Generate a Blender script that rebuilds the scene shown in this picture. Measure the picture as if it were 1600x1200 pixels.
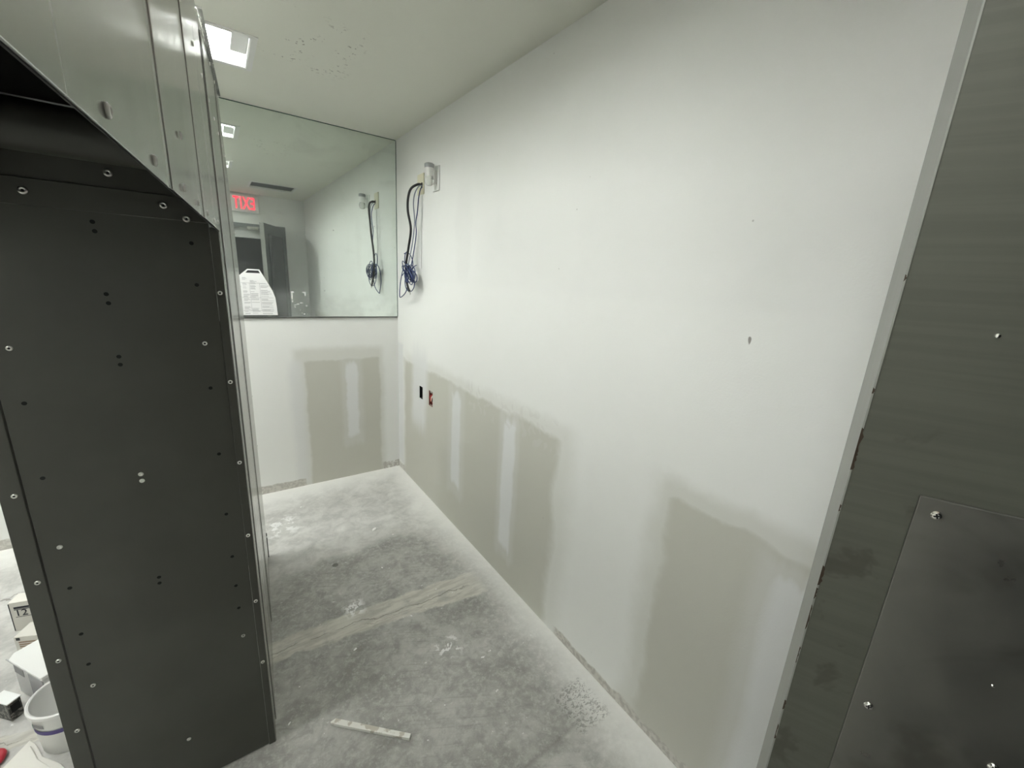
import bpy, bmesh, math, random
from mathutils import Vector, Matrix
random.seed(7)
scene = bpy.context.scene
for o in list(bpy.data.objects): bpy.data.objects.remove(o)
C = scene.collection

# ------------------------------------------------------------------ camera
cd = bpy.data.cameras.new('camera'); cam = bpy.data.objects.new('camera', cd); C.objects.link(cam)
cd.sensor_width = 36.0; cd.lens = 643/1600*36; cd.clip_start = 0.01; cd.clip_end = 50
_dn = Vector((-148, 2519, 643)).normalized()
_fy = Vector((-468, -191, 643)); _fy = (_fy-_dn*_fy.dot(_dn)).normalized()
_up = -_dn; _fx = _fy.cross(_up)
R = Matrix((_fx, _fy, _up))                       # camera (right, down, forward) -> room
CAMH = 1.5
r_ = R @ Vector((1, 0, 0)); u_ = R @ Vector((0, -1, 0)); b_ = R @ Vector((0, 0, -1))
cam.matrix_world = Matrix(((r_.x, u_.x, b_.x, 0), (r_.y, u_.y, b_.y, 0), (r_.z, u_.z, b_.z, CAMH), (0, 0, 0, 1)))
scene.camera = cam

# ------------------------------------------------------------------ world, exposure
wd = bpy.data.worlds.new('world'); scene.world = wd; wd.use_nodes = True
wd.node_tree.nodes['Background'].inputs[0].default_value = (0.9, 0.95, 1, 1)
wd.node_tree.nodes['Background'].inputs[1].default_value = 0.05
LAMP = 12.0                                        # radiance of the troffer lenses
LAMP_COL = (0.98, 1.0, 0.99, 1)
vs = scene.view_settings
vs.view_transform = 'Standard'; vs.look = 'None'; vs.gamma = 1.0; vs.use_curve_mapping = False
vs.exposure = 1.95

XW, YB, ZC, YR, XL = 1.071, 2.964, 2.344, -0.58, -3.2

# ------------------------------------------------------------------ helpers: materials
class NT:
    def __init__(s, name, **kw):
        s.mat = bpy.data.materials.new(name); s.mat.use_nodes = True
        s.t = s.mat.node_tree; s.n = s.t.nodes; s.b = s.n['Principled BSDF']
        s.set(**kw)
    def set(s, **kw):
        names = dict(col='Base Color', rough='Roughness', metal='Metallic', spec='Specular IOR Level', trans='Transmission Weight',
                     ior='IOR', emit='Emission Color', es='Emission Strength', alpha='Alpha', normal='Normal', coat='Coat Weight')
        for k, v in kw.items(): s.put(s.b.inputs[names[k]], v)
    def put(s, sock, v):
        if isinstance(v, bpy.types.NodeSocket): s.t.links.new(v, sock)
        elif isinstance(v, (tuple, list)) and len(v) == 3 and sock.type == 'RGBA': sock.default_value = (*v, 1)
        else: sock.default_value = v
    def pos(s):
        g = s.n.new('ShaderNodeNewGeometry'); return g.outputs['Position']
    def objc(s):
        g = s.n.new('ShaderNodeTexCoord'); return g.outputs['Object']
    def sep(s, v):
        g = s.n.new('ShaderNodeSeparateXYZ'); s.put(g.inputs[0], v); return g.outputs[0], g.outputs[1], g.outputs[2]
    def vscale(s, v, k):
        g = s.n.new('ShaderNodeVectorMath'); g.operation = 'MULTIPLY'; s.put(g.inputs[0], v); g.inputs[1].default_value = k; return g.outputs[0]
    def m(s, op, a, b=0.0):
        g = s.n.new('ShaderNodeMath'); g.operation = op; s.put(g.inputs[0], a); s.put(g.inputs[1], b); return g.outputs[0]
    def ss(s, a, lo, hi, o0=0.0, o1=1.0):
        g = s.n.new('ShaderNodeMapRange'); g.interpolation_type = 'SMOOTHSTEP'
        s.put(g.inputs[0], a)
        if lo > hi: lo, hi, o0, o1 = hi, lo, o1, o0
        g.inputs[1].default_value = lo; g.inputs[2].default_value = hi; g.inputs[3].default_value = o0; g.inputs[4].default_value = o1
        return g.outputs[0]
    def noise(s, vec, scale, detail=3.0, rough=0.55, dist=0.0):
        g = s.n.new('ShaderNodeTexNoise'); s.put(g.inputs['Vector'], vec); g.inputs['Scale'].default_value = scale
        g.inputs['Detail'].default_value = detail; g.inputs['Roughness'].default_value = rough; g.inputs['Distortion'].default_value = dist
        return g.outputs[0]
    def voro(s, vec, scale):
        g = s.n.new('ShaderNodeTexVoronoi'); s.put(g.inputs['Vector'], vec); g.inputs['Scale'].default_value = scale
        return g.outputs['Distance']
    def mix(s, f, a, b):
        g = s.n.new('ShaderNodeMix'); g.data_type = 'RGBA'; s.put(g.inputs[0], f); s.put(g.inputs[6], a); s.put(g.inputs[7], b); return g.outputs[2]
    def bump(s, h, strength=0.2, dist=0.002):
        g = s.n.new('ShaderNodeBump'); g.inputs['Strength'].default_value = strength; g.inputs['Distance'].default_value = dist
        s.put(g.inputs['Height'], h); s.put(s.b.inputs['Normal'], g.outputs[0])
    def box(s, a, b, a0, a1, b0, b1, sa=0.02, sb=0.02):
        f = s.m('MULTIPLY', s.ss(a, a0-sa, a0+sa), s.ss(a, a1+sa, a1-sa))
        g = s.m('MULTIPLY', s.ss(b, b0-sb, b0+sb), s.ss(b, b1+sb, b1-sb))
        return s.m('MULTIPLY', f, g)
    def wob(s, a, n, amp):
        return s.m('ADD', a, s.m('MULTIPLY', s.m('SUBTRACT', n, 0.5), amp))

PAINT, BOARD, MUD, DUST = (.80, .805, .77), (.555, .55, .485), (.72, .725, .71), (.80, .795, .755)

def plain(name, col, rough=.5, metal=0.0, **kw): return NT(name, col=col, rough=rough, metal=metal, **kw).mat

# ------------------------------------------------------------------ helpers: meshes
def bm_box(bm, x0, x1, y0, y1, z0, z1, M=None):
    v = [Vector((x, y, z)) for z in (z0, z1) for y in (y0, y1) for x in (x0, x1)]
    if M is not None: v = [M @ p for p in v]
    v = [bm.verts.new(p) for p in v]
    for f in ((0, 2, 3, 1), (4, 5, 7, 6), (0, 1, 5, 4), (2, 6, 7, 3), (0, 4, 6, 2), (1, 3, 7, 5)): bm.faces.new([v[i] for i in f])
    return v
def bm_prism(bm, pts, t, M=None):
    """polygon pts (a,b) in local XY extruded along local Z from 0 to t"""
    lo = [Vector((a, b, 0)) for a, b in pts]; hi = [Vector((a, b, t)) for a, b in pts]
    if M is not None: lo = [M @ p for p in lo]; hi = [M @ p for p in hi]
    lo = [bm.verts.new(p) for p in lo]; hi = [bm.verts.new(p) for p in hi]; n = len(pts)
    bm.faces.new(lo[::-1]); bm.faces.new(hi)
    for i in range(n): bm.faces.new((lo[i], lo[(i+1) % n], hi[(i+1) % n], hi[i]))
def bm_lathe(bm, prof, n=24, M=None, cap=True):
    """profile [(r,z)] spun about local Z"""
    rings = []
    for r, z in prof:
        ring = []
        for i in range(n):
            a = 2*math.pi*i/n; p = Vector((r*math.cos(a), r*math.sin(a), z))
            ring.append(bm.verts.new(M @ p if M is not None else p))
        rings.append(ring)
    for a, b in zip(rings, rings[1:]):
        for i in range(n): bm.faces.new((a[i], a[(i+1) % n], b[(i+1) % n], b[i]))
    if cap: bm.faces.new(rings[0][::-1]); bm.faces.new(rings[-1])
def catmull(P, k=8):
    P = [Vector(p) for p in P]; Q = [P[0]*2-P[1]]+P+[P[-1]*2-P[-2]]; out = []
    for i in range(1, len(Q)-2):
        a, b, c, d = Q[i-1:i+3]
        for j in range(k):
            t = j/k
            out.append(.5*((2*b)+(c-a)*t+(2*a-5*b+4*c-d)*t*t+(3*b-a-3*c+d)*t**3))
    return out+[P[-1]]
def bm_tube(bm, P, r, n=8, k=8):
    P = catmull(P, k) if k > 1 else [Vector(p) for p in P]
    t = (P[1]-P[0]).normalized(); u = t.orthogonal().normalized(); rings = []
    for i, p in enumerate(P):
        t = (P[min(i+1, len(P)-1)]-P[max(i-1, 0)]).normalized()
        u = (u-t*u.dot(t)); u = u.normalized() if u.length > 1e-6 else t.orthogonal().normalized(); v = t.cross(u)
        rings.append([bm.verts.new(p+r*(math.cos(2*math.pi*j/n)*u+math.sin(2*math.pi*j/n)*v)) for j in range(n)])
    for a, b in zip(rings, rings[1:]):
        for i in range(n): bm.faces.new((a[i], a[(i+1) % n], b[(i+1) % n], b[i]))
    bm.faces.new(rings[0][::-1]); bm.faces.new(rings[-1])
def B(): return bmesh.new()
def obj(name, bm, mat, parent=None, smooth=False, bevel=0.0, recalc=True):
    if recalc: bmesh.ops.recalc_face_normals(bm, faces=bm.faces)
    me = bpy.data.meshes.new(name); bm.to_mesh(me); bm.free()
    if smooth:
        for p in me.polygons: p.use_smooth = True
        me.set_sharp_from_angle(angle=math.radians(40))
    return link(name, me, mat, parent, bevel)
def link(name, me, mat, parent=None, bevel=0.0):
    if mat is not None and not me.materials: me.materials.append(mat)
    o = bpy.data.objects.new(name, me); C.objects.link(o)
    if parent is not None: attach(o, parent)
    if bevel:
        m = o.modifiers.new('bevel', 'BEVEL'); m.width = bevel; m.segments = 2; m.limit_method = 'ANGLE'
    return o
def attach(o, parent):
    o.parent = parent
    p = parent; M = p.matrix_basis.copy()
    while p.parent is not None: M = p.parent.matrix_basis @ p.matrix_parent_inverse @ M; p = p.parent
    o.matrix_parent_inverse = M.inverted()
def tag(o, label, cat, group=None, kind=None):
    o['label'] = label; o['category'] = cat
    if group: o['group'] = group
    if kind: o['kind'] = kind
    return o
def thing(name, label, cat, loc, group=None, kind=None):
    o = bpy.data.objects.new(name, None); C.objects.link(o); o.location = loc; o.empty_display_size = .05
    return tag(o, label, cat, group, kind)
def frame(o, x, y, z):
    """matrix with origin o and column axes x,y,z"""
    return Matrix(((x[0], y[0], z[0], o[0]), (x[1], y[1], z[1], o[1]), (x[2], y[2], z[2], o[2]), (0, 0, 0, 1)))
def wall_mesh(bm, M, a0, a1, b0, b1, holes, t):
    """rectangle with rectangular holes in local XY, extruded to thickness t along local -Z"""
    A = sorted({a0, a1, *[h[0] for h in holes], *[h[1] for h in holes]}); Bs = sorted({b0, b1, *[h[2] for h in holes], *[h[3] for h in holes]})
    vs_ = {}
    def V(a, b, z): 
        k = (a, b, z)
        if k not in vs_: vs_[k] = bm.verts.new(M @ Vector((a, b, z)))
        return vs_[k]
    solid = lambda i, j: 0 <= i < len(A)-1 and 0 <= j < len(Bs)-1 and not any(h[0] <= A[i] and A[i+1] <= h[1] and h[2] <= Bs[j] and Bs[j+1] <= h[3] for h in holes)
    for i in range(len(A)-1):
        for j in range(len(Bs)-1):
            if not solid(i, j): continue
            p, q, r, s = A[i], A[i+1], Bs[j], Bs[j+1]
            bm.faces.new((V(p, r, 0), V(q, r, 0), V(q, s, 0), V(p, s, 0)))
            bm.faces.new((V(p, r, -t), V(p, s, -t), V(q, s, -t), V(q, r, -t)))
            if not solid(i-1, j): bm.faces.new((V(p, r, 0), V(p, s, 0), V(p, s, -t), V(p, r, -t)))
            if not solid(i+1, j): bm.faces.new((V(q, r, 0), V(q, r, -t), V(q, s, -t), V(q, s, 0)))
            if not solid(i, j-1): bm.faces.new((V(p, r, 0), V(p, r, -t), V(q, r, -t), V(q, r, 0)))
            if not solid(i, j+1): bm.faces.new((V(p, s, 0), V(q, s, 0), V(q, s, -t), V(p, s, -t)))
def text_mesh(body, size, M, depth=0.001, bold=0.0):
    cu = bpy.data.curves.new('t', 'FONT'); cu.body = body; cu.size = size; cu.extrude = depth; cu.offset = bold; cu.space_character = 1.0+bold*40; cu.align_x = 'CENTER'; cu.align_y = 'CENTER'
    to = bpy.data.objects.new('t', cu); C.objects.link(to)
    bpy.context.view_layer.update()
    me = bpy.data.meshes.new_from_object(to.evaluated_get(bpy.context.evaluated_depsgraph_get()))
    bpy.data.objects.remove(to); me.transform(M); me.materials.clear(); return me

# ------------------------------------------------------------------ materials
def mat_wall_right():
    n = NT('painted_drywall_right', rough=.75, spec=.25); p = n.pos(); x, y, z = n.sep(p)
    big = n.noise(p, 3.5, 4); mid = n.noise(p, 11, 4); fine = n.noise(p, 60, 3)
    yw = n.wob(n.wob(y, big, .10), mid, .05); zw = n.wob(n.wob(z, big, .05), mid, .05)
    streak = n.noise(n.vscale(p, (1, 26, 2.2)), 1, 4)
    # bare board showing where the old covering was removed
    a = n.box(yw, zw, 1.13, 2.84, -.5, .90, .045, .02)
    a2 = n.m('MULTIPLY', n.box(yw, zw, 1.05, 2.80, -.5, .95, .06, .035), .35)        # feathered skim round it
    b = n.box(yw, zw, -.2, .645, -.5, .90, .04, .02)
    b2 = n.m('MULTIPLY', n.box(yw, zw, -.2, .69, -.5, .955, .05, .03), .55)
    board = n.m('MAXIMUM', n.m('MAXIMUM', a, a2), n.m('MAXIMUM', b, b2))
    c = n.mix(board, PAINT, BOARD)
    # joint compound strips
    ys = n.wob(y, mid, .03); zs = n.wob(n.wob(z, mid, .05), streak, .12)
    m1 = n.m('MULTIPLY', n.box(n.wob(y, big, .12), zs, 2.44, 2.69, .47, 1.0, .05, .09), .9)
    m2 = n.box(ys, zs, 1.965, 2.075, .27, .85, .022, .03)
    m2b = n.m('MULTIPLY', n.box(ys, zs, 1.92, 2.12, .2, .9, .03, .03), .25)
    m3 = n.box(ys, zs, 1.43, 1.535, .17, .86, .018, .03)
    m3b = n.m('MULTIPLY', n.box(ys, zs, 1.40, 1.565, .12, .89, .02, .03), .3)
    m4 = n.m('MULTIPLY', n.box(n.wob(y, big, .05), zs, .1, .325, -.2, .84, .03, .03), .9)
    m4b = n.m('MULTIPLY', n.box(n.wob(y, big, .05), zs, .1, .36, -.2, .88, .03, .03), .35)
    m5 = n.box(ys, z, 2.86, 3.1, .06, 1.0, .02, .02)
    mud = m1
    for q in (m2, m2b, m3, m3b, m4, m4b, m5): mud = n.m('MAXIMUM', mud, q)
    c = n.mix(mud, c, MUD)
    # knife marks along the top of the long patch
    kn = n.m('MULTIPLY', n.box(y, z, 1.12, 1.9, .80, .95, .05, .03), n.ss(n.noise(p, 17, 1, .4, 1.0), .56, .60))
    c = n.mix(n.m('MULTIPLY', kn, .4), c, (.62, .61, .57))
    # ragged paper where the base strip came away
    torn = n.m('MULTIPLY', n.ss(n.wob(z, mid, .05), .045, .035), n.m('MAXIMUM', n.ss(y, 1.08, 1.04), n.m('MULTIPLY', n.ss(y, 2.80, 2.86), .8)))
    c = n.mix(torn, c, n.mix(n.ss(fine, .4, .6), (.60, .58, .53), (.46, .44, .40)))
    # old sheen / roller differences in the paint and pencil scuffs
    band = n.m('MULTIPLY', n.ss(n.wob(z, mid, .03), 1.44, 1.48), .07)
    c = n.mix(band, c, (.60, .61, .60))
    c = n.mix(n.m('MULTIPLY', n.box(n.wob(y, big, .2), n.wob(z, big, .2), 1.93, 2.07, 1.5, 1.95, .03, .06), .12), c, (.58, .58, .56))
    c = n.mix(n.m('MULTIPLY', n.ss(n.noise(p, 2.3, 3), .52, .72), .10), c, (.60, .61, .59))
    sc = n.m('MULTIPLY', n.ss(n.noise(n.vscale(p, (30, 30, 12)), 1, 2), .735, .76), n.box(y, z, .4, .85, 1.36, 1.46, .03, .02))
    c = n.mix(n.m('MULTIPLY', sc, .8), c, (.16, .14, .12))
    sp = n.m('MULTIPLY', n.ss(n.voro(p, 9), .028, .018), n.ss(n.noise(p, 2.1, 1), .52, .6))
    c = n.mix(n.m('MULTIPLY', sp, .5), c, (.3, .29, .26))
    n.set(col=c); n.bump(n.m('ADD', n.noise(p, 180, 2), n.m('MULTIPLY', mud, .6)), .12, .003); return n.mat
def mat_wall_back():
    n = NT('painted_drywall_back', rough=.75, spec=.25); p = n.pos(); x, y, z = n.sep(p)
    big = n.noise(p, 4, 4); mid = n.noise(p, 13, 4); fine = n.noise(p, 70, 3); streak = n.noise(n.vscale(p, (26, 1, 2.2)), 1, 4)
    xw = n.wob(n.wob(x, big, .05), mid, .025); zw = n.wob(n.wob(z, big, .05), mid, .03)
    a = n.box(xw, zw, .425, .935, -.3, .90, .02, .018)
    a2 = n.m('MULTIPLY', n.box(xw, zw, .37, .955, -.3, .975, .03, .03), .55)
    c = n.mix(n.m('MAXIMUM', a, a2), PAINT, BOARD)
    lft = n.m('MULTIPLY', n.box(xw, zw, .34, .42, .02, .90, .03, .04), .8)
    c = n.mix(lft, c, MUD)
    zs = n.wob(n.wob(z, mid, .04), streak, .08)
    s1 = n.box(n.wob(x, mid, .03), zs, .69, .775, .31, .87, .015, .03)
    s2 = n.m('MULTIPLY', n.box(n.wob(x, mid, .03), zs, .66, .805, .25, .90, .02, .03), .3)
    c = n.mix(n.m('MAXIMUM', s1, s2), c, MUD)
    torn = n.m('MULTIPLY', n.ss(n.wob(z, mid, .03), .058, .05), n.m('MAXIMUM', n.ss(x, .40, .39), n.m('MULTIPLY', n.ss(x, .93, .95), n.ss(fine, .35, .5))))
    c = n.mix(torn, c, n.mix(n.ss(fine, .4, .6), (.60, .585, .53), (.48, .465, .42)))
    c = n.mix(n.m('MULTIPLY', n.ss(n.noise(p, 2.3, 3), .52, .72), .08), c, (.60, .61, .59))
    n.set(col=c); n.bump(n.noise(p, 180, 2), .12, .003); return n.mat
def mat_paint(name, col=PAINT, specks=False):
    n = NT(name, rough=.8, spec=.2); p = n.pos(); x, y, z = n.sep(p)
    c = n.mix(n.m('MULTIPLY', n.ss(n.noise(p, 2.0, 3), .45, .75), .12), col, tuple(k*.86 for k in col))
    if specks:
        f = n.m('MULTIPLY', n.ss(n.noise(p, 60, 2), .62, .66), n.m('MULTIPLY', n.ss(n.noise(p, 6, 2), .46, .56), n.box(x, y, .26, .56, 1.85, 2.25, .06, .1)))
        c = n.mix(n.m('MULTIPLY', f, .8), c, (.2, .18, .15))
    n.set(col=c); n.bump(n.noise(p, 160, 2), .1, .003); return n.mat
def mat_floor():
    n = NT('dusty_concrete', spec=.3); p = n.pos(); x, y, z = n.sep(p)
    big = n.noise(p, 2.4, 5, .6); mid = n.noise(p, 9, 6, .65, .4); fine = n.noise(p, 45, 4, .6); grit = n.noise(p, 180, 3)
    c = n.mix(n.ss(big, .32, .68), (.29, .285, .26), (.46, .455, .42))
    c = n.mix(n.m('MULTIPLY', n.ss(mid, .38, .70), .6), c, (.22, .217, .20))
    c = n.mix(n.m('MULTIPLY', n.ss(fine, .46, .70), .6), c, (.47, .465, .43))
    c = n.mix(n.m('MULTIPLY', n.ss(grit, .55, .75), .25), c, (.55, .54, .50))
    c = n.mix(n.m('MULTIPLY', n.ss(n.noise(p, 22, 6, .7, .6), .46, .66), .38), c, (.20, .197, .18))
    c = n.mix(n.m('MULTIPLY', n.ss(n.noise(p, 30, 5, .7), .52, .70), .42), c, (.58, .575, .54))
    # brush streaks running across
    rot = n.n.new('ShaderNodeMapping'); rot.inputs['Rotation'].default_value = (0, 0, math.radians(28)); n.put(rot.inputs[0], p)
    br = n.noise(n.vscale(rot.outputs[0], (6, 110, 1)), 1, 3)
    c = n.mix(n.m('MULTIPLY', n.m('MULTIPLY', n.ss(br, .52, .72), n.ss(n.noise(p, 3, 2), .4, .6)), .3), c, (.17, .165, .15))
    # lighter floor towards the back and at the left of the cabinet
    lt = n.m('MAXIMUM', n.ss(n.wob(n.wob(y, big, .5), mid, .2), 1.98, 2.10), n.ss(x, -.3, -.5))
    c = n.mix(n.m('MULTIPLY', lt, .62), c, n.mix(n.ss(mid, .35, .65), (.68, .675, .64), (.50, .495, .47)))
    # troweled filler band with a crack down its middle
    wd_ = n.m('ADD', n.m('MULTIPLY', x, .038), .052)
    yc = n.m('SUBTRACT', y, n.m('SUBTRACT', 1.598, n.m('MULTIPLY', x, .088)))
    tb = n.m('DIVIDE', n.wob(n.wob(n.wob(yc, n.noise(p, 6, 3), .09), mid, .05), fine, .02), wd_)
    band = n.m('MULTIPLY', n.m('MULTIPLY', n.ss(n.m('ABSOLUTE', tb), 1.05, .85), n.ss(x, .99, .93)), n.ss(n.noise(p, 11, 5, .65), .30, .50, .35, 1.0))
    c = n.mix(n.m('MULTIPLY', band, .85), c, n.mix(n.ss(n.noise(n.vscale(p, (8, 40, 1)), 1, 4), .38, .65), (.60, .585, .515), (.44, .425, .37)))
    ta = n.m('ADD', tb, .1)
    ck = n.m('MULTIPLY', n.ss(n.m('ABSOLUTE', ta), .06, .02), n.m('MULTIPLY', n.ss(n.noise(p, 8, 2), .42, .52), n.ss(x, .95, .85)))
    ck2 = n.m('MULTIPLY', n.ss(n.m('ABSOLUTE', n.m('ADD', ta, .28)), .05, .02), n.m('MULTIPLY', n.ss(n.noise(p, 6, 2), .48, .56), n.ss(x, .9, .8)))
    c = n.mix(n.m('MULTIPLY', n.m('MAXIMUM', ck, n.m('MULTIPLY', ck2, .6)), .6), c, (.17, .155, .13))
    # sanding dust lying along the walls
    dn = n.m('ADD', n.m('MULTIPLY', n.m('SUBTRACT', big, .5), .12), n.m('MULTIPLY', n.m('SUBTRACT', fine, .5), .05))
    d1 = n.m('POWER', n.ss(n.m('ADD', x, dn), .80, 1.09), 1.3)
    d2 = n.m('POWER', n.ss(n.m('ADD', y, dn), 2.62, 2.98), 1.2)
    c = n.mix(n.m('MULTIPLY', n.m('MAXIMUM', d1, d2), .93), c, DUST)
    # plaster drips
    sp = n.m('MULTIPLY', n.ss(n.noise(p, 34, 3, .6), .67, .71), n.ss(n.noise(p, 5, 2), .50, .60))
    sp2 = n.m('MULTIPLY', n.box(x, n.wob(y, fine, .1), .10, .27, 2.42, 2.60, .04, .05), n.ss(n.noise(p, 15, 4, .6), .50, .56))
    sp3 = n.m('MULTIPLY', n.box(x, y, .60, .70, 1.20, 1.29, .03, .03), n.ss(n.noise(p, 40, 3), .55, .60))
    sp4 = n.m('MULTIPLY', n.box(x, y, .34, .42, 1.61, 1.70, .02, .02), n.ss(n.noise(p, 35, 3), .48, .54))
    s = n.m('MAXIMUM', n.m('MAXIMUM', sp, sp2), n.m('MAXIMUM', sp3, sp4))
    c = n.mix(n.m('MULTIPLY', s, .8), c, (.80, .80, .78))
    # boot print and drag mark by the wall
    ft = n.m('MULTIPLY', n.box(n.wob(x, fine, .03), n.wob(y, fine, .03), .875, 1.02, .69, .85, .015, .015), n.ss(n.noise(n.vscale(p, (1, 1.5, 1)), 75, 2, .5, 1.2), .50, .58))
    dl = n.m('SUBTRACT', y, n.m('MULTIPLY', n.m('SUBTRACT', x, .72), .05))
    dr = n.m('MULTIPLY', n.box(x, n.wob(dl, fine, .015), .60, .93, .715, .728, .06, .006), .7)
    c = n.mix(n.m('MULTIPLY', n.m('MAXIMUM', ft, n.m('MULTIPLY', dr, .8)), .5), c, (.11, .105, .09))
    # dark round stain
    dx = n.m('SUBTRACT', x, .372); dy = n.m('SUBTRACT', y, 1.998)
    rr = n.m('SQRT', n.m('ADD', n.m('MULTIPLY', dx, dx), n.m('MULTIPLY', dy, dy)))
    c = n.mix(n.m('MULTIPLY', n.ss(rr, .017, .012), .7), c, (.07, .068, .06))
    # hairline crack beyond the cabinet
    cl = n.m('ABSOLUTE', n.m('SUBTRACT', n.wob(n.m('SUBTRACT', y, n.m('MULTIPLY', x, .25)), mid, .15), 2.72))
    c = n.mix(n.m('MULTIPLY', n.m('MULTIPLY', n.ss(cl, .006, .002), n.ss(x, -.5, -.6)), .7), c, (.2, .18, .16))
    n.set(col=c, rough=n.ss(mid, .3, .7, .62, .85)); n.bump(n.m('ADD', mid, n.m('MULTIPLY', fine, .5)), .25, .004); return n.mat
def mat_brushed(name, col, r0, r1, axis, metal=1.0, smudge=0.0):
    n = NT(name, metal=metal); p = n.pos()
    k = [22, 22, 22]; k[axis] = .6
    st = n.noise(n.vscale(p, tuple(k)), 1, 4, .6); fn = n.noise(n.vscale(p, tuple(q*9 for q in k)), 1, 2)
    c = n.mix(n.ss(st, .3, .7), tuple(q*.95 for q in col), tuple(min(1, q*1.03) for q in col))
    if smudge:
        sm = n.ss(n.noise(p, 7, 4, .6, .5), .52, .66)
        c = n.mix(n.m('MULTIPLY', sm, smudge), c, tuple(q*.5 for q in (col[0], col[1]*.97, col[2]*.85)))
    n.set(col=c, rough=n.ss(n.m('ADD', st, n.m('MULTIPLY', fn, .15)), .25, .95, r0, r1))
    n.bump(fn, .015, .0005); return n.mat
def mat_mirror():
    n = NT('mirror_silvering', metal=1.0, rough=.015, col=(.80, .86, .82)); p = n.pos(); x, y, z = n.sep(p)
    d = n.n.new('ShaderNodeBsdfDiffuse'); n.put(d.inputs[0], (.72, .76, .73))
    sm = n.m('MULTIPLY', n.ss(n.noise(n.vscale(p, (3, 1, 5)), 1.6, 5, .6, .8), .52, .80), .10)
    bt = n.m('MULTIPLY', n.m('MULTIPLY', n.ss(z, 1.42, 1.19), n.ss(n.noise(p, 9, 4), .40, .65)), .14)
    dot = n.m('MULTIPLY', n.ss(n.voro(p, 14), .07, .04), n.m('MULTIPLY', n.ss(n.noise(p, 5, 2), .55, .62), .35))
    f = n.m('MINIMUM', n.m('ADD', n.m('ADD', n.m('MAXIMUM', sm, dot), bt), .055), .6)
    mx = n.n.new('ShaderNodeMixShader'); n.put(mx.inputs[0], f); n.t.links.new(n.b.outputs[0], mx.inputs[1]); n.t.links.new(d.outputs[0], mx.inputs[2])
    n.t.links.new(mx.outputs[0], n.n['Material Output'].inputs[0]); return n.mat
def mat_darkpaint():
    n = NT('charcoal_sheet_metal', spec=.35); p = n.pos()
    c = n.mix(n.ss(n.noise(p, 3, 4), .4, .7), (.070, .070, .059), (.085, .085, .073))
    n.set(col=c, rough=n.ss(n.noise(p, 6, 3), .3, .7, .34, .44)); n.bump(n.noise(p, 2.5, 1), .10, .01); return n.mat
def mat_doorsteel():
    n = NT('olive_grey_door_steel', spec=.5, metal=.35); p = n.pos(); x, y, z = n.sep(p)
    st = n.noise(n.vscale(p, (3, 3, 150)), 1, 4)
    c = n.mix(n.ss(st, .3, .7), (.086, .088, .070), (.098, .100, .080))
    sm = n.m('MULTIPLY', n.ss(n.noise(p, 16, 4, .6, .4), .56, .64), n.ss(z, 1.42, 1.36))
    c = n.mix(n.m('MULTIPLY', sm, .55), c, (.050, .046, .034))
    n.set(col=c, rough=.46); n.bump(st, .05, .001); return n.mat

M_RIGHT, M_BACK = mat_wall_right(), mat_wall_back()
M_WALL = mat_paint('painted_drywall'); M_CEIL = mat_paint('ceiling_paint', (.74, .745, .665), True)
M_FLOOR = mat_floor()
M_SIDE = mat_brushed('brushed_stainless', (.50, .50, .475), .20, .30, 2)
M_DARK = mat_darkpaint(); M_HOLE = plain('black_hole', (.004, .004, .004), .9); M_INNER = plain('shaded_inner_steel', (.03, .03, .028), .45, spec=.3)  # inner steel coloured near black for the shade inside the canopy
M_RIVET = plain('aluminium_rivet', (.78, .78, .74), .28, 1.0); M_SCREW = plain('polished_screw', (.85, .84, .80), .15, 1.0)
M_DOOR = mat_doorsteel(); M_PLATE = mat_brushed('scuffed_steel_plate', (.20, .195, .175), .26, .42, 0, .85, .5)
M_EDGE = mat_brushed('worn_door_edge', (.27, .275, .25), .4, .6, 2, .2)
M_RUST = plain('dark_rust', (.035, .022, .012), .9)
M_MIRROR = mat_mirror(); M_MEDGE = plain('green_glass_edge', (.10, .16, .14), .2); M_CHAN = plain('grey_mirror_channel', (.55, .57, .55), .3, .8)
M_WHITE = plain('white_plastic', (.80, .80, .77), .35); M_IVORY = plain('ivory_plastic', (.66, .64, .47), .4)
M_LENS = NT('lit_lens', col=(1, 1, 1), emit=LAMP_COL, es=LAMP).mat
M_REFL = plain('white_enamel', (.82, .83, .81), .35); M_TRIM = plain('ceiling_trim_white', (.74, .74, .71), .5)
M_BLACKC = plain('black_cable', (.012, .012, .013), .45); M_BLUEC = plain('blue_cable', (.018, .035, .12), .45); M_SLATEC = plain('slate_cable', (.20, .23, .28), .45)
M_PAPER = plain('white_paper', (.84, .84, .82), .7); M_INK = plain('black_ink', (.03, .03, .03), .7); M_GREYINK = plain('grey_ink', (.30, .30, .30), .7)

# ------------------------------------------------------------------ structure
bm = B(); bm_box(bm, XL, XW+.12, -2.4, YB+.12, -.1, 0); fl = obj('floor', bm, M_FLOOR); tag(fl, 'bare dusty grey concrete floor with a filled crack band', 'floor', kind='structure')
LIGHTS = [(-.40, .205, 2.14, 2.45), (-.40, .205, .98, 1.29), (-.78, -.18, -.24, .07), (-1.55, -.95, 2.14, 2.45), (-1.55, -.95, .98, 1.29)]  # last three are unseen fill lights, added to brighten the room
VENT = (.42, .84, .04, .42)
bm = B(); wall_mesh(bm, frame((0, 0, ZC), (1, 0, 0), (0, -1, 0), (0, 0, -1)), XL, XW+.12, -(YB+.12), 2.4,
                    [(a, b, -d, -c) for a, b, c, d in LIGHTS+[VENT]], .12)
ce = obj('ceiling', bm, M_CEIL); tag(ce, 'flat off-white painted ceiling with small dark specks', 'ceiling', kind='structure')
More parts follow.
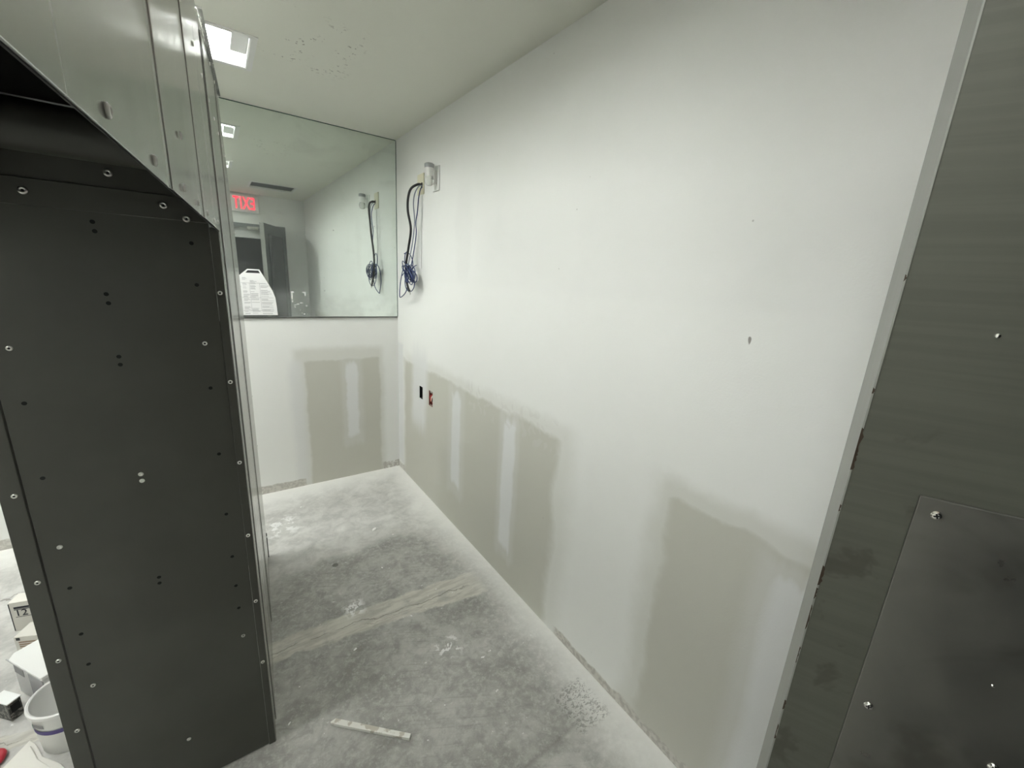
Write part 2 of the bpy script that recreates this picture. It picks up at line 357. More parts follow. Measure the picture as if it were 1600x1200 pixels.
bm = B(); bm_box(bm, XL, XW+.12, YB, YB+.12, 0, ZC); wb = obj('wall_back', bm, M_BACK); tag(wb, 'end wall below the mirror with a grey drywall patch', 'wall', kind='structure')
HOLE1, HOLE2 = (2.505, 2.56, .677, .763), (2.345, 2.405, .668, .771)
bm = B(); wall_mesh(bm, frame((XW, 0, 0), (0, -1, 0), (0, 0, 1), (-1, 0, 0)), -YB, -YR, 0, ZC, [(-h[1], -h[0], h[2], h[3]) for h in (HOLE1, HOLE2)], .013)
wr = obj('wall_right', bm, M_RIGHT); tag(wr, 'long white drywall wall with patched grey lower areas', 'wall', kind='structure')
bm = B(); bm_box(bm, XW+.08, XW+.12, YR, YB, 0, ZC); o = obj('stud_backing', bm, M_HOLE, wr)
bm = B(); bm_box(bm, XL-.12, XL, -2.4, YB+.12, 0, ZC); wl = obj('wall_left', bm, M_WALL); tag(wl, 'far white wall across the room left of the cabinet', 'wall', kind='structure')
DX0, DX1, DZ = -.16, .83, 1.99
bm = B(); wall_mesh(bm, frame((0, YR, 0), (-1, 0, 0), (0, 0, 1), (0, 1, 0)), -XW, -XL, 0, ZC, [(-DX1, -DX0, 0, DZ)], .12)
wq = obj('wall_rear', bm, M_WALL); tag(wq, 'white wall with the doorway, seen in the mirror', 'wall', kind='structure')
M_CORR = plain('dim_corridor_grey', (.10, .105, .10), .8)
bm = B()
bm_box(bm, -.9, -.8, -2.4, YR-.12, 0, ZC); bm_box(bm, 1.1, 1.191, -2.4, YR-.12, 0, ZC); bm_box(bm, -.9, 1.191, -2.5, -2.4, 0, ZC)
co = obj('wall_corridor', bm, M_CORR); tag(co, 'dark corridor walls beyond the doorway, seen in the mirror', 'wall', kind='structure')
# door frame in the rear wall
df = thing('door_1', 'grey metal door frame with pale header, seen in the mirror', 'door frame', ((DX0+DX1)/2, YR, 0), kind='structure')
M_FRAME = plain('grey_frame_enamel', (.17, .185, .18), .4); M_HEAD = plain('pale_header_enamel', (.50, .51, .48), .5)
for xa, xb in ((DX0, DX0+.045), (DX1-.045, DX1)):
    bm = B(); bm_box(bm, xa, xb, YR-.11, YR+.015, 0, DZ); obj('jamb', bm, M_FRAME, df, bevel=.003)
bm = B(); bm_box(bm, DX0+.045, DX1-.045, YR-.11, YR+.015, DZ-.045, DZ); obj('head', bm, M_FRAME, df, bevel=.003)
bm = B(); bm_box(bm, DX0+.045, DX1-.045, YR-.10, YR-.03, DZ-.17, DZ-.045); obj('header_panel', bm, M_HEAD, df)
bm = B(); bm_box(bm, .40, .52, YR-.02, YR+.035, DZ-.075, DZ-.035); bm_box(bm, .44, .70, YR+.02, YR+.03, DZ-.05, DZ-.038); obj('door_closer', bm, M_SCREW, df, bevel=.003)

# open steel door at the right edge
ang = math.radians(24); dd = Vector((math.sin(ang), -math.cos(ang), 0)); nn = Vector((math.cos(ang), math.sin(ang), 0)); P0 = Vector((.483, .106, 0))
DM = frame(P0, dd, (0, 0, 1), -nn)                                  # local x: from free edge to hinge, y: up, z: towards viewer
dr = thing('door_2', 'open olive-grey steel door with a screwed-on plate, nearest at right', 'door', P0+dd*.35, kind='structure')
LD, TD, ZT = .735, .044, 1.965
bm = B(); bm_box(bm, .0015, LD, .012, ZT, -TD*.5, 0, DM); obj('leaf', bm, M_DOOR, dr, bevel=.001)
M_DBACK = plain('dark_door_enamel', (.075, .085, .083), .35); M_DGLASS = plain('dark_glass', (.03, .035, .035), .06)
bm = B(); bm_box(bm, .0015, LD, .012, ZT, -TD+.0015, -TD*.5, DM); obj('back_skin', bm, M_DBACK, dr, bevel=.001)
bm = B(); bm_box(bm, .13, LD-.11, .30, ZT-.12, -TD-.001, -TD+.0015, DM); obj('back_glass', bm, M_DGLASS, dr)
for q in (.12, LD-.12): 
    bm = B(); bm_box(bm, q, q+.012, .29, ZT-.11, -TD-.006, -TD+.0015, DM); obj('glazing_bead', bm, M_DBACK, dr)
bm = B(); bm_box(bm, 0, .0014, .012, ZT, -TD, .0006, DM); obj('edge_strip', bm, M_EDGE, dr)
bm = B(); bm_box(bm, .052, LD-.05, .25, 1.332, 0, .0022, DM); obj('protective_plate', bm, M_PLATE, dr, bevel=.0008)
def screw_mesh(r, h):
    bm = B(); prof = [(r, 0), (r*.98, h*.35), (r*.75, h*.8), (r*.45, h)]
    bm_lathe(bm, prof, 18)
    me = bpy.data.meshes.new('screw_head'); bmesh.ops.recalc_face_normals(bm, faces=bm.faces); bm.to_mesh(me); bm.free(); me.materials.append(M_SCREW); return me
def slot_mesh(r, h):
    bm = B(); s, w_ = r*.55, r*.14
    bm_box(bm, -s, s, -w_, w_, h*.8, h*1.04); bm_box(bm, -w_, w_, -s, s, h*.8, h*1.04)
    me = bpy.data.meshes.new('cross_slot'); bm.to_mesh(me); bm.free(); me.materials.append(M_HOLE); return me
SM, SL = screw_mesh(.0042, .0024), slot_mesh(.0042, .0024)
for a, z in ((.066, 1.317), (.065, 1.097), (.157, 1.089), (.16, .62), (.066, .62), (.40, 1.317), (.40, .62)):
    s = link('screw', SM, None, dr); s.matrix_basis = DM @ Matrix.Translation((a, z, .0022)) @ Matrix.Rotation(random.random(), 4, 'Z'); attach(s, dr)
    t = link('cross_slot', SL, None); t.matrix_basis = s.matrix_basis.copy(); t.parent = s; t.matrix_parent_inverse = s.matrix_basis.inverted()
bm = B()
for a, z, r in ((.066, 1.478, .0022), (.137, 1.171, .0014)): bm_lathe(bm, [(r, 0), (r*.8, r*.4), (r*.3, r*.6)], 14, DM @ Matrix.Translation((a, z, 0.0022 if z < 1.3 else 0)))
obj('dimple', bm, M_SCREW, dr, True)['kind'] = 'stuff'
bm = B()                                                            # flaking rust along the free edge
for z, h, w_ in ((1.368, .030, .0035), (1.352, .02, .0028), (1.222, .022, .0035), (1.20, .012, .002), (1.42, .004, .002), (1.30, .006, .0015), (1.05, .012, .002), (1.17, .03, .0014), (1.12, .02, .0012), (1.52, .004, .0016), (1.01, .02, .0016)):
    pts = []
    for i in range(9): pts.append((w_*(.35+.65*random.random()), z-h/2+h*i/8))
    pts = [(0, z-h/2-.001)]+pts+[(0, z+h/2+.001)]
    bm_prism(bm, pts, .0008, DM)
obj('rust_flake', bm, M_RUST, dr)['kind'] = 'stuff'
for z in (.25, 1.0, 1.72):
    bm = B(); bm_lathe(bm, [(.009, 0), (.009, .10)], 14, Matrix.Translation(P0+dd*(LD+.006)-nn*0+Vector((0, 0, z))))
    obj('hinge', bm, M_SCREW, dr, True)

# ------------------------------------------------------------------ mirror
mr = thing('wall_mirror', 'large frameless mirror covering the upper end wall', 'mirror', (.3, YB, 1.185))
MX0, MX1, MZ0, MZ1 = -.45, XW-.004, 1.187, ZC-.004
bm = B(); bm_box(bm, MX0, MX1, YB-.006, YB-.0005, MZ0, MZ1); obj('mirror_glass', bm, M_MIRROR, mr)
bm = B(); bm_box(bm, MX0, MX1, YB-.0075, YB, MZ1, ZC-.0005); bm_box(bm, MX1, MX1+.0035, YB-.0075, YB, MZ0, MZ1); obj('glass_edge', bm, M_MEDGE, mr)
bm = B(); bm_box(bm, MX0, MX1, YB-.010, YB, MZ0-.006, MZ0-.001); bm_box(bm, MX0, MX1, YB-.010, YB-.0085, MZ0-.006, MZ0+.002); obj('bottom_channel', bm, M_CHAN, mr)
bm = B()                                                            # remains of an old sticker
def fleck(x, z, w_, h):
    w_ *= 1.25; h *= 1.25; n_ = 7; pts = [(x+w_/2*math.cos(2*math.pi*i/n_)*(.7+.5*random.random()), z+h/2*math.sin(2*math.pi*i/n_)*(.7+.5*random.random())) for i in range(n_)]
    bm_prism(bm, pts, .0004, frame((0, YB-.006, 0), (1, 0, 0), (0, 0, 1), (0, -1, 0)))
for x, z, w_, h in ((.393, 1.342, .018, .006), (.388, 1.318, .006, .05), (.390, 1.285, .005, .012), (.458, 1.342, .020, .006), (.464, 1.333, .006, .022),
                    (.405, 1.262, .012, .004), (.420, 1.268, .014, .004), (.440, 1.275, .016, .005), (.468, 1.258, .010, .008), (.402, 1.250, .008, .007), (.44, 1.212, .006, .005), (.452, 1.205, .008, .006), (.43, 1.23, .004, .004), (.47, 1.205, .005, .004)):
    fleck(x, z, w_, h)
obj('sticker_residue', bm, M_WHITE, mr)['kind'] = 'stuff'

# paper notice leaning on the mirror
YP = YB-.0125
nt = thing('paper_notice', 'curled white printed notice propped on the mirror ledge', 'notice', (.2, YP, MZ0))
prof = [(.06, 1.1985), (.302, 1.1985), (.300, 1.25), (.296, 1.305), (.284, 1.345), (.268, 1.381), (.246, 1.425), (.224, 1.469), (.163, 1.469), (.121, 1.432), (.06, 1.40)]
PM = frame((0, YP+.004, 0), (1, 0, 0), (0, 0, 1), (0, -1, 0))
bm = B(); bm_prism(bm, prof, .0006, PM); obj('sheet', bm, M_PAPER, nt)
bm = B(); bm_prism(bm, [(.152, 1.447), (.226, 1.447), (.219, 1.462), (.165, 1.462)], .0004, frame((0, YP+.0034, 0), (1, 0, 0), (0, 0, 1), (0, -1, 0))); obj('black_heading', bm, M_INK, nt)
bm = B(); PT = frame((0, YP+.0034, 0), (1, 0, 0), (0, 0, 1), (0, -1, 0))
def ln(x0, x1, z, h): bm_prism(bm, [(x0, z), (x1, z), (x1, z+h), (x0, z+h)], .0003, PT)
rr_ = random.Random(3)
for z0, z1 in ((1.205, 1.222), (1.228, 1.30), (1.306, 1.385), (1.392, 1.42)):
    for x0, x1 in ((.132, .165), (.17, .215), (.222, .288)):
        if x1 > .25 and z0 > 1.36: continue
        z = z0
        while z < z1:
            if rr_.random() < .62: ln(x0, x0+(x1-x0)*(.5+.5*rr_.random())*(1 if z < 1.33 else .8), z, .0016)
            z += .0052
for z in (1.225, 1.303, 1.388): ln(.125, .285 if z < 1.35 else .25, z, .0012)
for x in (.167, .218): bm_prism(bm, [(x, 1.225), (x+.001, 1.225), (x+.001, 1.388), (x, 1.388)], .0003, PT)
obj('printed_text', bm, M_GREYINK, nt)['kind'] = 'stuff'

# ------------------------------------------------------------------ ceiling lights
LLAB = ['recessed ceiling light in view above the cabinet', 'recessed ceiling light over the cabinet, farther one in the mirror',
        'added unseen fill light above the near end of the canopy', 'added unseen fill light across the room near the end wall', 'added unseen fill light across the room near the doorway']
for i, (xa, xb, ya, yb) in enumerate(LIGHTS):
    L = thing('ceiling_light', LLAB[i], 'ceiling light', ((xa+xb)/2, (ya+yb)/2, ZC), 'recessed ceiling lights')
    bm = B(); w_ = .022
    bm_box(bm, xa-w_, xb+w_, ya-w_, ya, ZC-.004, ZC); bm_box(bm, xa-w_, xb+w_, yb, yb+w_, ZC-.004, ZC)
    bm_box(bm, xa-w_, xa, ya, yb, ZC-.004, ZC); bm_box(bm, xb, xb+w_, ya, yb, ZC-.004, ZC); obj('trim_frame', bm, M_TRIM, L)
    bm = B(); z0, z1 = ZC-.002, ZC+.105; e = .004
    bm_box(bm, xa, xa+e, ya, yb, z0, z1); bm_box(bm, xb-e, xb, ya, yb, z0, z1); bm_box(bm, xa+e, xb-e, ya, ya+e, z0, z1); bm_box(bm, xa+e, xb-e, yb-e, yb, z0, z1); bm_box(bm, xa, xb, ya, yb, z1, z1+.004)
    obj('housing', bm, M_REFL, L)
    bm = B(); bm_box(bm, xa+.052, xb-.064, ya+.03, yb-.03, z1-.018, z1-.002); obj('lens', bm, M_LENS, L, bevel=.004)
    for q0, q1 in ((xa+.004, xa+.05), (xb-.062, xb-.004)):
        bm = B(); bm_box(bm, q0, q1, ya+.03, yb-.10, ZC+.012, z1-.001); obj('added_end_box', bm, M_TRIM, L, bevel=.003)  # end boxes added so the lamp ends read grey beside the bright lens

# ceiling vent
M_SLAT = plain('grey_vent_slat', (.16, .165, .16), .5)
V = thing('ceiling_vent', 'slatted air vent in the ceiling, seen in the mirror', 'vent', ((VENT[0]+VENT[1])/2, (VENT[2]+VENT[3])/2, ZC))
xa, xb, ya, yb = VENT; bm = B(); w_ = .02
bm_box(bm, xa-w_, xb+w_, ya-w_, ya, ZC-.006, ZC); bm_box(bm, xa-w_, xb+w_, yb, yb+w_, ZC-.006, ZC); bm_box(bm, xa-w_, xa, ya, yb, ZC-.006, ZC); bm_box(bm, xb, xb+w_, ya, yb, ZC-.006, ZC)
obj('frame', bm, M_TRIM, V)
bm = B(); bm_box(bm, xa, xb, ya, yb, ZC+.07, ZC+.08); obj('duct_back', bm, M_HOLE, V)
for k in range(7):
    yy = ya+(k+.5)*(yb-ya)/7; bm = B()
    bm_box(bm, xa, xb, -.015, .015, -.001, .001, Matrix.Translation((0, yy, ZC+.018)) @ Matrix.Rotation(math.radians(-50), 4, 'X')); obj('slat', bm, M_SLAT, V)

# exit sign
EX = thing('exit_sign', 'lit red and white exit sign, seen reversed in the mirror', 'sign', (.393, YR, 2.118))
bm = B(); bm_box(bm, .236, .55, YR, YR+.045, 2.118, 2.318); obj('housing', bm, M_WHITE, EX, bevel=.006)
M_RED = NT('lit_red_letters', col=(.5, .01, .02), emit=(1, .04, .07, 1), es=.55).mat
me = text_mesh('EXIT', .2, frame((.393, YR+.0465, 2.216), (-.52, 0, 0), (0, 0, 1), (0, 1, 0)), .001, .003)
me.materials.append(M_RED); link('letters', me, None, EX)

# ------------------------------------------------------------------ steel cabinet with canopy
A0 = Vector((.02, 1.22, 0)); al = math.radians(4.04); ds = Vector((math.sin(al), math.cos(al), 0)); ns = Vector((math.cos(al), -math.sin(al), 0))
SMX = frame(A0, ds, (0, 0, 1), ns)                                  # local x: along the side towards the back, y: up, z: out to the right
cb = thing('steel_cabinet', 'tall steel cabinet with dark riveted front and polished overhanging canopy', 'cabinet', (-.19, 1.7, 0))
FX0, FX1, FY = -.409, .018, 1.22
bm = B(); bm_box(bm, FX0+.036, .0, FY+.003, FY+.010, .004, 1.70); obj('front_panel', bm, M_DARK, cb)
bm = B(); bm_box(bm, FX0, FX0+.0335, FY, FY+.010, 0, 1.70); obj('corner_flange', bm, M_DARK, cb, bevel=.0012)
bm = B(); bm_box(bm, .0005, FX1, FY, FY+.010, 0, 1.575); obj('corner_flange', bm, M_DARK, cb, bevel=.0012)
bm = B(); bm_box(bm, FX0+.036, .0, FY-.001, FY+.003, 1.583, 1.632); obj('top_flange', bm, M_DARK, cb, bevel=.001)
bm = B(); pr = [(FY-.045*math.sin(t), 1.722+.045*math.cos(t)) for t in [math.pi*i/10 for i in range(11)]]
pr += [(FY+.003, 1.68), (FY+.003, 1.765)]
bm_prism(bm, [(p[0], p[1]) for p in pr], .42, frame((FX0, 0, 0), (0, 1, 0), (0, 0, 1), (1, 0, 0))); obj('cross_bar', bm, M_DARK, cb, True)
# tower shell
T = .004
side = [(0, 0), (1.02, 0), (1.03, 1.3), (.965, 1.656), (.77, 1.965), (.70, 2.05), (.45, 2.05), (0, 2.02), (0, 1.568)]
bm = B(); bm_prism(bm, side, T, SMX @ Matrix.Translation((.002, 0, -T))); obj('side_panel', bm, M_SIDE, cb)
bm = B(); bm_box(bm, FX0, FX0+T, FY+.010, FY+1.0, 0, 2.0); obj('side_panel', bm, M_DARK, cb)
bm = B(); bm_box(bm, FX0, .075, FY+1.0, FY+1.004, 0, 1.3); obj('back_panel', bm, M_SIDE, cb)
bm = B(); bm_prism(bm, [(FX0, FY+.01), (FX1, FY+.01), (FX1+.045, FY+.69), (FX0, FY+.69)], .004, Matrix.Translation((0, 0, 1.99))); obj('top_panel', bm, M_SIDE, cb)
# canopy
ZB = 1.568; S0 = -1.16
def hood_panel(s0, s1, zt0, zt1, off):
    bm = B(); bm_prism(bm, [(s0, ZB), (s1, ZB), (s1, zt1), (s0, zt0)], .0015, SMX @ Matrix.Translation((0, 0, off))); return obj('canopy_side_panel', bm, M_SIDE, cb, bevel=.0006)
hood_panel(S0, -.648, 2.0, 2.0, -.002); hood_panel(-.652, -.348, 2.0, 2.0, -.0008); hood_panel(-.352, -.004, 2.0, 2.0, .0004)
bm = B(); bm_prism(bm, [(S0, 2.0), (0.02, 2.0), (.02, 2.012), (S0, 2.012)], .014, SMX @ Matrix.Translation((0, 0, -.013))); obj('canopy_top_lip', bm, M_SIDE, cb)
bm = B(); bm_prism(bm, [(S0, ZB+.012), (-.01, ZB+.012), (-.01, ZB), (S0, ZB)], .001, SMX @ Matrix.Translation((0, 0, -.0035))); obj('canopy_hem', bm, M_INNER, cb)
bm = B(); bm_prism(bm, [(S0, ZB+.006), (0, ZB+.006), (0, 2.0), (S0, 2.0)], .0012, SMX @ Matrix.Translation((0, 0, -.0037))); obj('canopy_lining', bm, M_INNER, cb)
hs = A0+ds*S0
bm = B(); bm_box(bm, FX0, hs.x, hs.y, hs.y+.004, ZB, 2.0); obj('canopy_front', bm, M_SIDE, cb)
bm = B(); bm_box(bm, FX0, FX0+.004, hs.y+.004, FY, ZB, 2.0); obj('canopy_side_panel', bm, M_INNER, cb)
bm = B(); bm_prism(bm, [(FX0, hs.y), (hs.x, hs.y), (FX1, FY+.02), (FX0, FY+.02)], .004, Matrix.Translation((0, 0, 1.996))); obj('canopy_top', bm, M_INNER, cb)
bm = B(); bm_box(bm, FX0+.004, FX1-.01, FY-.004, FY+.01, 1.77, 1.99); obj('canopy_back', bm, M_INNER, cb)
# rivets and holes
def rivet_mesh(r, h, mat=None):
    bm = B(); bm_lathe(bm, [(r, 0), (r*.92, h*.55), (r*.70, h), (r*.46, h), (r*.36, h*.35)], 14)
    me = bpy.data.meshes.new('rivet'); bmesh.ops.recalc_face_normals(bm, faces=bm.faces); bm.to_mesh(me); bm.free(); me.materials.append(mat or M_RIVET)
    for p in me.polygons: p.use_smooth = True
    return me
def disc_mesh(r):
    bm = B(); bm_lathe(bm, [(r, 0), (r, .0004)], 14)
    me = bpy.data.meshes.new('hole'); bmesh.ops.recalc_face_normals(bm, faces=bm.faces); bm.to_mesh(me); bm.free(); me.materials.append(M_HOLE); return me
RV, RVB, RVS, HO, HOC = rivet_mesh(.0052, .0022), rivet_mesh(.0075, .0030), rivet_mesh(.0046, .0020, plain('dull_rivet', (.80, .80, .75), .5)), disc_mesh(.0042), disc_mesh(.0021)
FM = frame((0, FY, 0), (1, 0, 0), (0, 0, 1), (0, -1, 0))
def put(name, me, M, parent):
    o = link(name, me, None); o.matrix_basis = M; attach(o, parent); return o
def riv(me, x, z, out=0.0, core=True):
    r = put('rivet', me, FM @ Matrix.Translation((x, z, out)), cb)
    if core:
        c = link('rivet_core', HOC, None); c.matrix_basis = FM @ Matrix.Translation((x, z, out+.0011)); attach(c, r)
for x, z in ((-.345, 1.311), (-.034, 1.308), (-.343, .859), (-.344, .465), (-.188, .167), (-.032, .447), (-.188, 1.001), (-.188, .984)):
    riv(RV, x, z, -.003, core=(x, z) not in ((-.188, 1.001), (-.188, .984), (-.343, .859), (-.188, .167)))
for z in (1.428, 1.209, .989, .769, .551, .33): riv(RV, .0075, z, 0)
for z in (1.43, 1.215, 1.0, .786, .569, .353): riv(RV, -.3875, z, 0)
for x, z in ((-.279, 1.609), (-.075, 1.611)): riv(RVB, x, z, .001)
riv(RVB, -.038, 1.588, .001); riv(RVB, -.156, 1.661, -.003)
for x, z in ((-.192, 1.564), (-.191, 1.546), (-.191, 1.42), (-.19, 1.401), (-.189, 1.285), (-.189, 1.267), (-.189, .714), (-.19, .697), (-.035, 1.537), (-.035, 1.445), (-.034, 1.197), (-.034, 1.021),
             (-.035, .847), (-.034, .715), (-.034, .62), (-.034, .545), (-.343, 1.197), (-.343, 1.029), (-.343, .75), (-.343, .62), (-.343, .53)):
    put('drilled_hole', HO, FM @ Matrix.Translation((x, z, -.0033)), cb)
for s, z in ((-.868, 1.580), (-.736, 1.579), (-.58, 1.580), (-.44, 1.580), (-.30, 1.580), (-.16, 1.580), (-.06, 1.584), (-.553, 1.640)):
    put('rivet', RVS, SMX @ Matrix.Translation((s, z, .0 if s < -.648 else .002)), cb)
for k in range(13):
    s = -.95+k*.15; put('rivet', RVS, SMX @ Matrix.Translation((s, 1.865, .0019 if s > -.65 else 0)), cb)
for k in range(5): put('rivet', RVS, SMX @ Matrix.Translation((.0+k*.165, 2.0+k*.009, .002)), cb)
for z in (1.62, 1.40, 1.15, .9, .65, .4, .15): put('rivet', RVS, SMX @ Matrix.Translation((.975-max(0, z-1.4)*.25, z, .002)), cb)
# lap flanges standing proud on the tower side
for s, w_, z0, z1 in ((.06, .03, .02, 1.99), (.52, .02, .02, 2.03)):
    bm = B(); bm_prism(bm, [(s, z0), (s+w_, z0), (s+w_, z1), (s, z1)], .0022, SMX @ Matrix.Translation((0, 0, .001))); obj('lap_seam', bm, M_SIDE, cb, bevel=.0008)
bm = B(); bm_prism(bm, [(.10, 2.05), (.70, 2.05), (.70, 2.058), (.10, 2.045)], .016, SMX @ Matrix.Translation((0, 0, -.008))); obj('top_hem', bm, M_SIDE, cb)
bm = B(); bm_prism(bm, [(1.02, 0), (1.03, 0), (1.03, .14), (1.02, .14)], .008, SMX @ Matrix.Translation((0, 0, -.005))); obj('foot', bm, M_INNER, cb)

# ------------------------------------------------------------------ wall devices
wp = thing('outlet_plate', 'white outlet plate high on the right wall beside the ivory plate', 'outlet', (XW, 2.318, 1.953))
WM = frame((XW, 0, 0), (0, -1, 0), (0, 0, 1), (-1, 0, 0))            # local x: towards viewer(-y), y: up, z: out from wall
bm = B(); bm_box(bm, -2.36, -2.276, 1.953, 2.08, 0, .007, WM); obj('cover', bm, M_WHITE, wp, bevel=.002)
bm = B(); bm_box(bm, -2.335, -2.30, 1.982, 2.05, .007, .010, WM); obj('insert', bm, M_WHITE, wp, bevel=.001)
nl = thing('plug_in_night_light', 'plug-in night light with grey cap and clear bulb on the white outlet', 'night light', (XW, 2.325, 1.97))
ZX = Matrix.Translation((XW-.048, 2.312, 0))
M_GREYP = plain('grey_plastic', (.36, .37, .37), .4); M_BULB = NT('clear_bulb', col=(.92, .93, .90), rough=.05, trans=.75, ior=1.4, metal=0).mat
bm = B(); bm_lathe(bm, [(.021, 2.022), (.023, 2.03), (.025, 2.06), (.025, 2.063)], 24, ZX); obj('body', bm, M_WHITE, nl, True)
bm = B(); bm_lathe(bm, [(.0255, 2.063), (.027, 2.075), (.027, 2.082), (.020, 2.087)], 24, ZX); obj('cap', bm, M_GREYP, nl, True)
bm = B(); bm_lathe(bm, [(.012, 1.974), (.021, 1.981), (.026, 1.995), (.025, 2.008), (.020, 2.021)], 24, ZX); obj('bulb', bm, M_BULB, nl, True)
bm = B(); bm_box(bm, -2.330, -2.296, 1.985, 2.055, .010, .030, WM); obj('plug_base', bm, M_WHITE, nl, bevel=.004)
ip = thing('cable_plate', 'ivory cable wall plate with cords coming out', 'wall plate', (XW, 2.53, 1.96))
bm = B(); bm_box(bm, -2.58, -2.488, 1.96, 2.075, 0, .007, WM); obj('cover', bm, M_IVORY, ip, bevel=.002)
bm = B(); bm_lathe(bm, [(.014, 0), (.012, .0006)], 18, WM @ Matrix.Translation((-2.512, 2.012, .007))); obj('cable_hole', bm, M_HOLE, ip)

# hanging cables
hx = XW-.007
bm = B(); bm_tube(bm, [(hx+.002, 2.512, 2.012), (hx-.025, 2.515, 2.010), (hx-.055, 2.545, 1.985), (hx-.065, 2.565, 1.93), (hx-.062, 2.575, 1.86), (hx-.05, 2.560, 1.76), (hx-.05, 2.60, 1.65), (hx-.055, 2.63, 1.55), (hx-.06, 2.62, 1.47), (hx-.06, 2.585, 1.41), (hx-.058, 2.56, 1.385)], .0072, 10, 6)
bk = obj('black_cable', bm, M_BLACKC, None, True); tag(bk, 'thick black cable hanging from the ivory wall plate', 'cable')
bm = B(); bm_lathe(bm, [(.0035, 0), (.0035, .02)], 8, Matrix.Translation((hx-.058, 2.555, 1.367))); obj('copper_end', bm, plain('bare_copper_core', (.55, .55, .52), .3, 1.0), bk)
bm = B(); bm_tube(bm, [(hx+.002, 2.506, 2.008), (hx-.02, 2.506, 2.0), (hx-.04, 2.52, 1.96), (hx-.045, 2.53, 1.90), (hx-.04, 2.525, 1.80), (hx-.04, 2.56, 1.68), (hx-.05, 2.60, 1.56), (hx-.055, 2.60, 1.50)], .0032, 8, 6)
o = obj('slate_cable', bm, M_SLATEC, None, True); tag(o, 'pale slate data cable beside the thick black one', 'cable')
bl = thing('blue_cable_coil', 'tangled coil of thin blue data cable hanging on the wall', 'cable', (hx-.05, 2.57, 1.50))
cc = Vector((hx-.055, 2.575, 1.495)); rr2 = random.Random(11)
bm = B(); bm_tube(bm, [(hx+.002, 2.505, 1.998), (hx-.012, 2.503, 1.985), (hx-.026, 2.498, 1.93), (hx-.028, 2.51, 1.86), (hx-.028, 2.535, 1.80), (hx-.03, 2.525, 1.73), (hx-.035, 2.555, 1.62), (hx-.045, 2.575, 1.53)], .0030, 8, 6); obj('lead', bm, M_BLUEC, bl, True)
def loop(cy, cz, ry, rz, tilt, turns, jit, r=.0027):
    P = []; n_ = int(turns*14); ph = rr2.random()*6.28; p2 = rr2.random()*6.28; p3 = rr2.random()*6.28
    for i in range(n_+1):
        a = ph+2*math.pi*i/14; k = 1+jit*math.sin(a*.37+p2)
        yy, zz = ry*k*math.cos(a), rz*k*math.sin(a); tt = tilt+.25*math.sin(a*.21+p3)
        P.append((cc.x+.018*math.sin(a*.43+p3)+.008*math.sin(a+p2), cc.y+cy+yy*math.cos(tt)-zz*math.sin(tt), cc.z+cz+yy*math.sin(tt)+zz*math.cos(tt)))
    bm = B(); bm_tube(bm, P, r, 7, 4); return bm
for cy, cz, ry, rz, ti, tu, ji in ((.0, .005, .075, .030, .6, 5, .25), (-.01, -.01, .060, .034, .2, 4, .3), (.01, 0, .05, .028, .9, 3, .3), (-.045, .0, .085, .055, .1, 1.5, .12), (-.005, -.045, .085, .062, .25, 1.2, .08), (.045, .075, .062, .045, .7, 1.1, .08)):
    obj('coil_loop', loop(cy, cz, ry, rz, ti, tu, ji), M_BLUEC, bl, True)
bm = B(); bm_tube(bm, [(cc.x, cc.y+.03, cc.z+.06), (cc.x+.01, cc.y+.12, cc.z+.04), (cc.x+.01, cc.y+.18, cc.z-.05), (cc.x, cc.y+.175, cc.z-.14), (cc.x, cc.y+.15, cc.z-.155), (cc.x, cc.y+.06, cc.z-.115), (cc.x, cc.y+.02, cc.z-.05)], .003, 8, 8); obj('coil_loop', bm, M_BLUEC, bl, True)
jb = thing('data_jack_box', 'small beige jack box caught in the blue cable coil', 'jack box', (cc.x+.02, 2.56, 1.46))
bm = B(); bm_box(bm, -.014, .014, -.032, .032, -.022, .022, Matrix.Translation((cc.x+.026, 2.545, 1.485)) @ Matrix.Rotation(.35, 4, 'X')); obj('case', bm, M_WHITE, jb, bevel=.004)
bm = B(); bm_box(bm, -.0155, -.0135, -.024, .0, -.014, .014, Matrix.Translation((cc.x+.026, 2.545, 1.485)) @ Matrix.Rotation(.35, 4, 'X')); obj('lid', bm, M_GREYP, jb, bevel=.001)
bm = B(); bm_tube(bm, [(XW-.002, 2.52, 1.955), (XW-.0022, 2.522, 1.8), (XW-.0022, 2.524, 1.65), (XW-.0025, 2.525, 1.53)], .0015, 6, 4)
o = obj('thin_wire', bm, plain('pale_grey_wire', (.55, .56, .53), .5), None, True); tag(o, 'thin pale wire hanging straight down the wall from the ivory plate', 'wire')

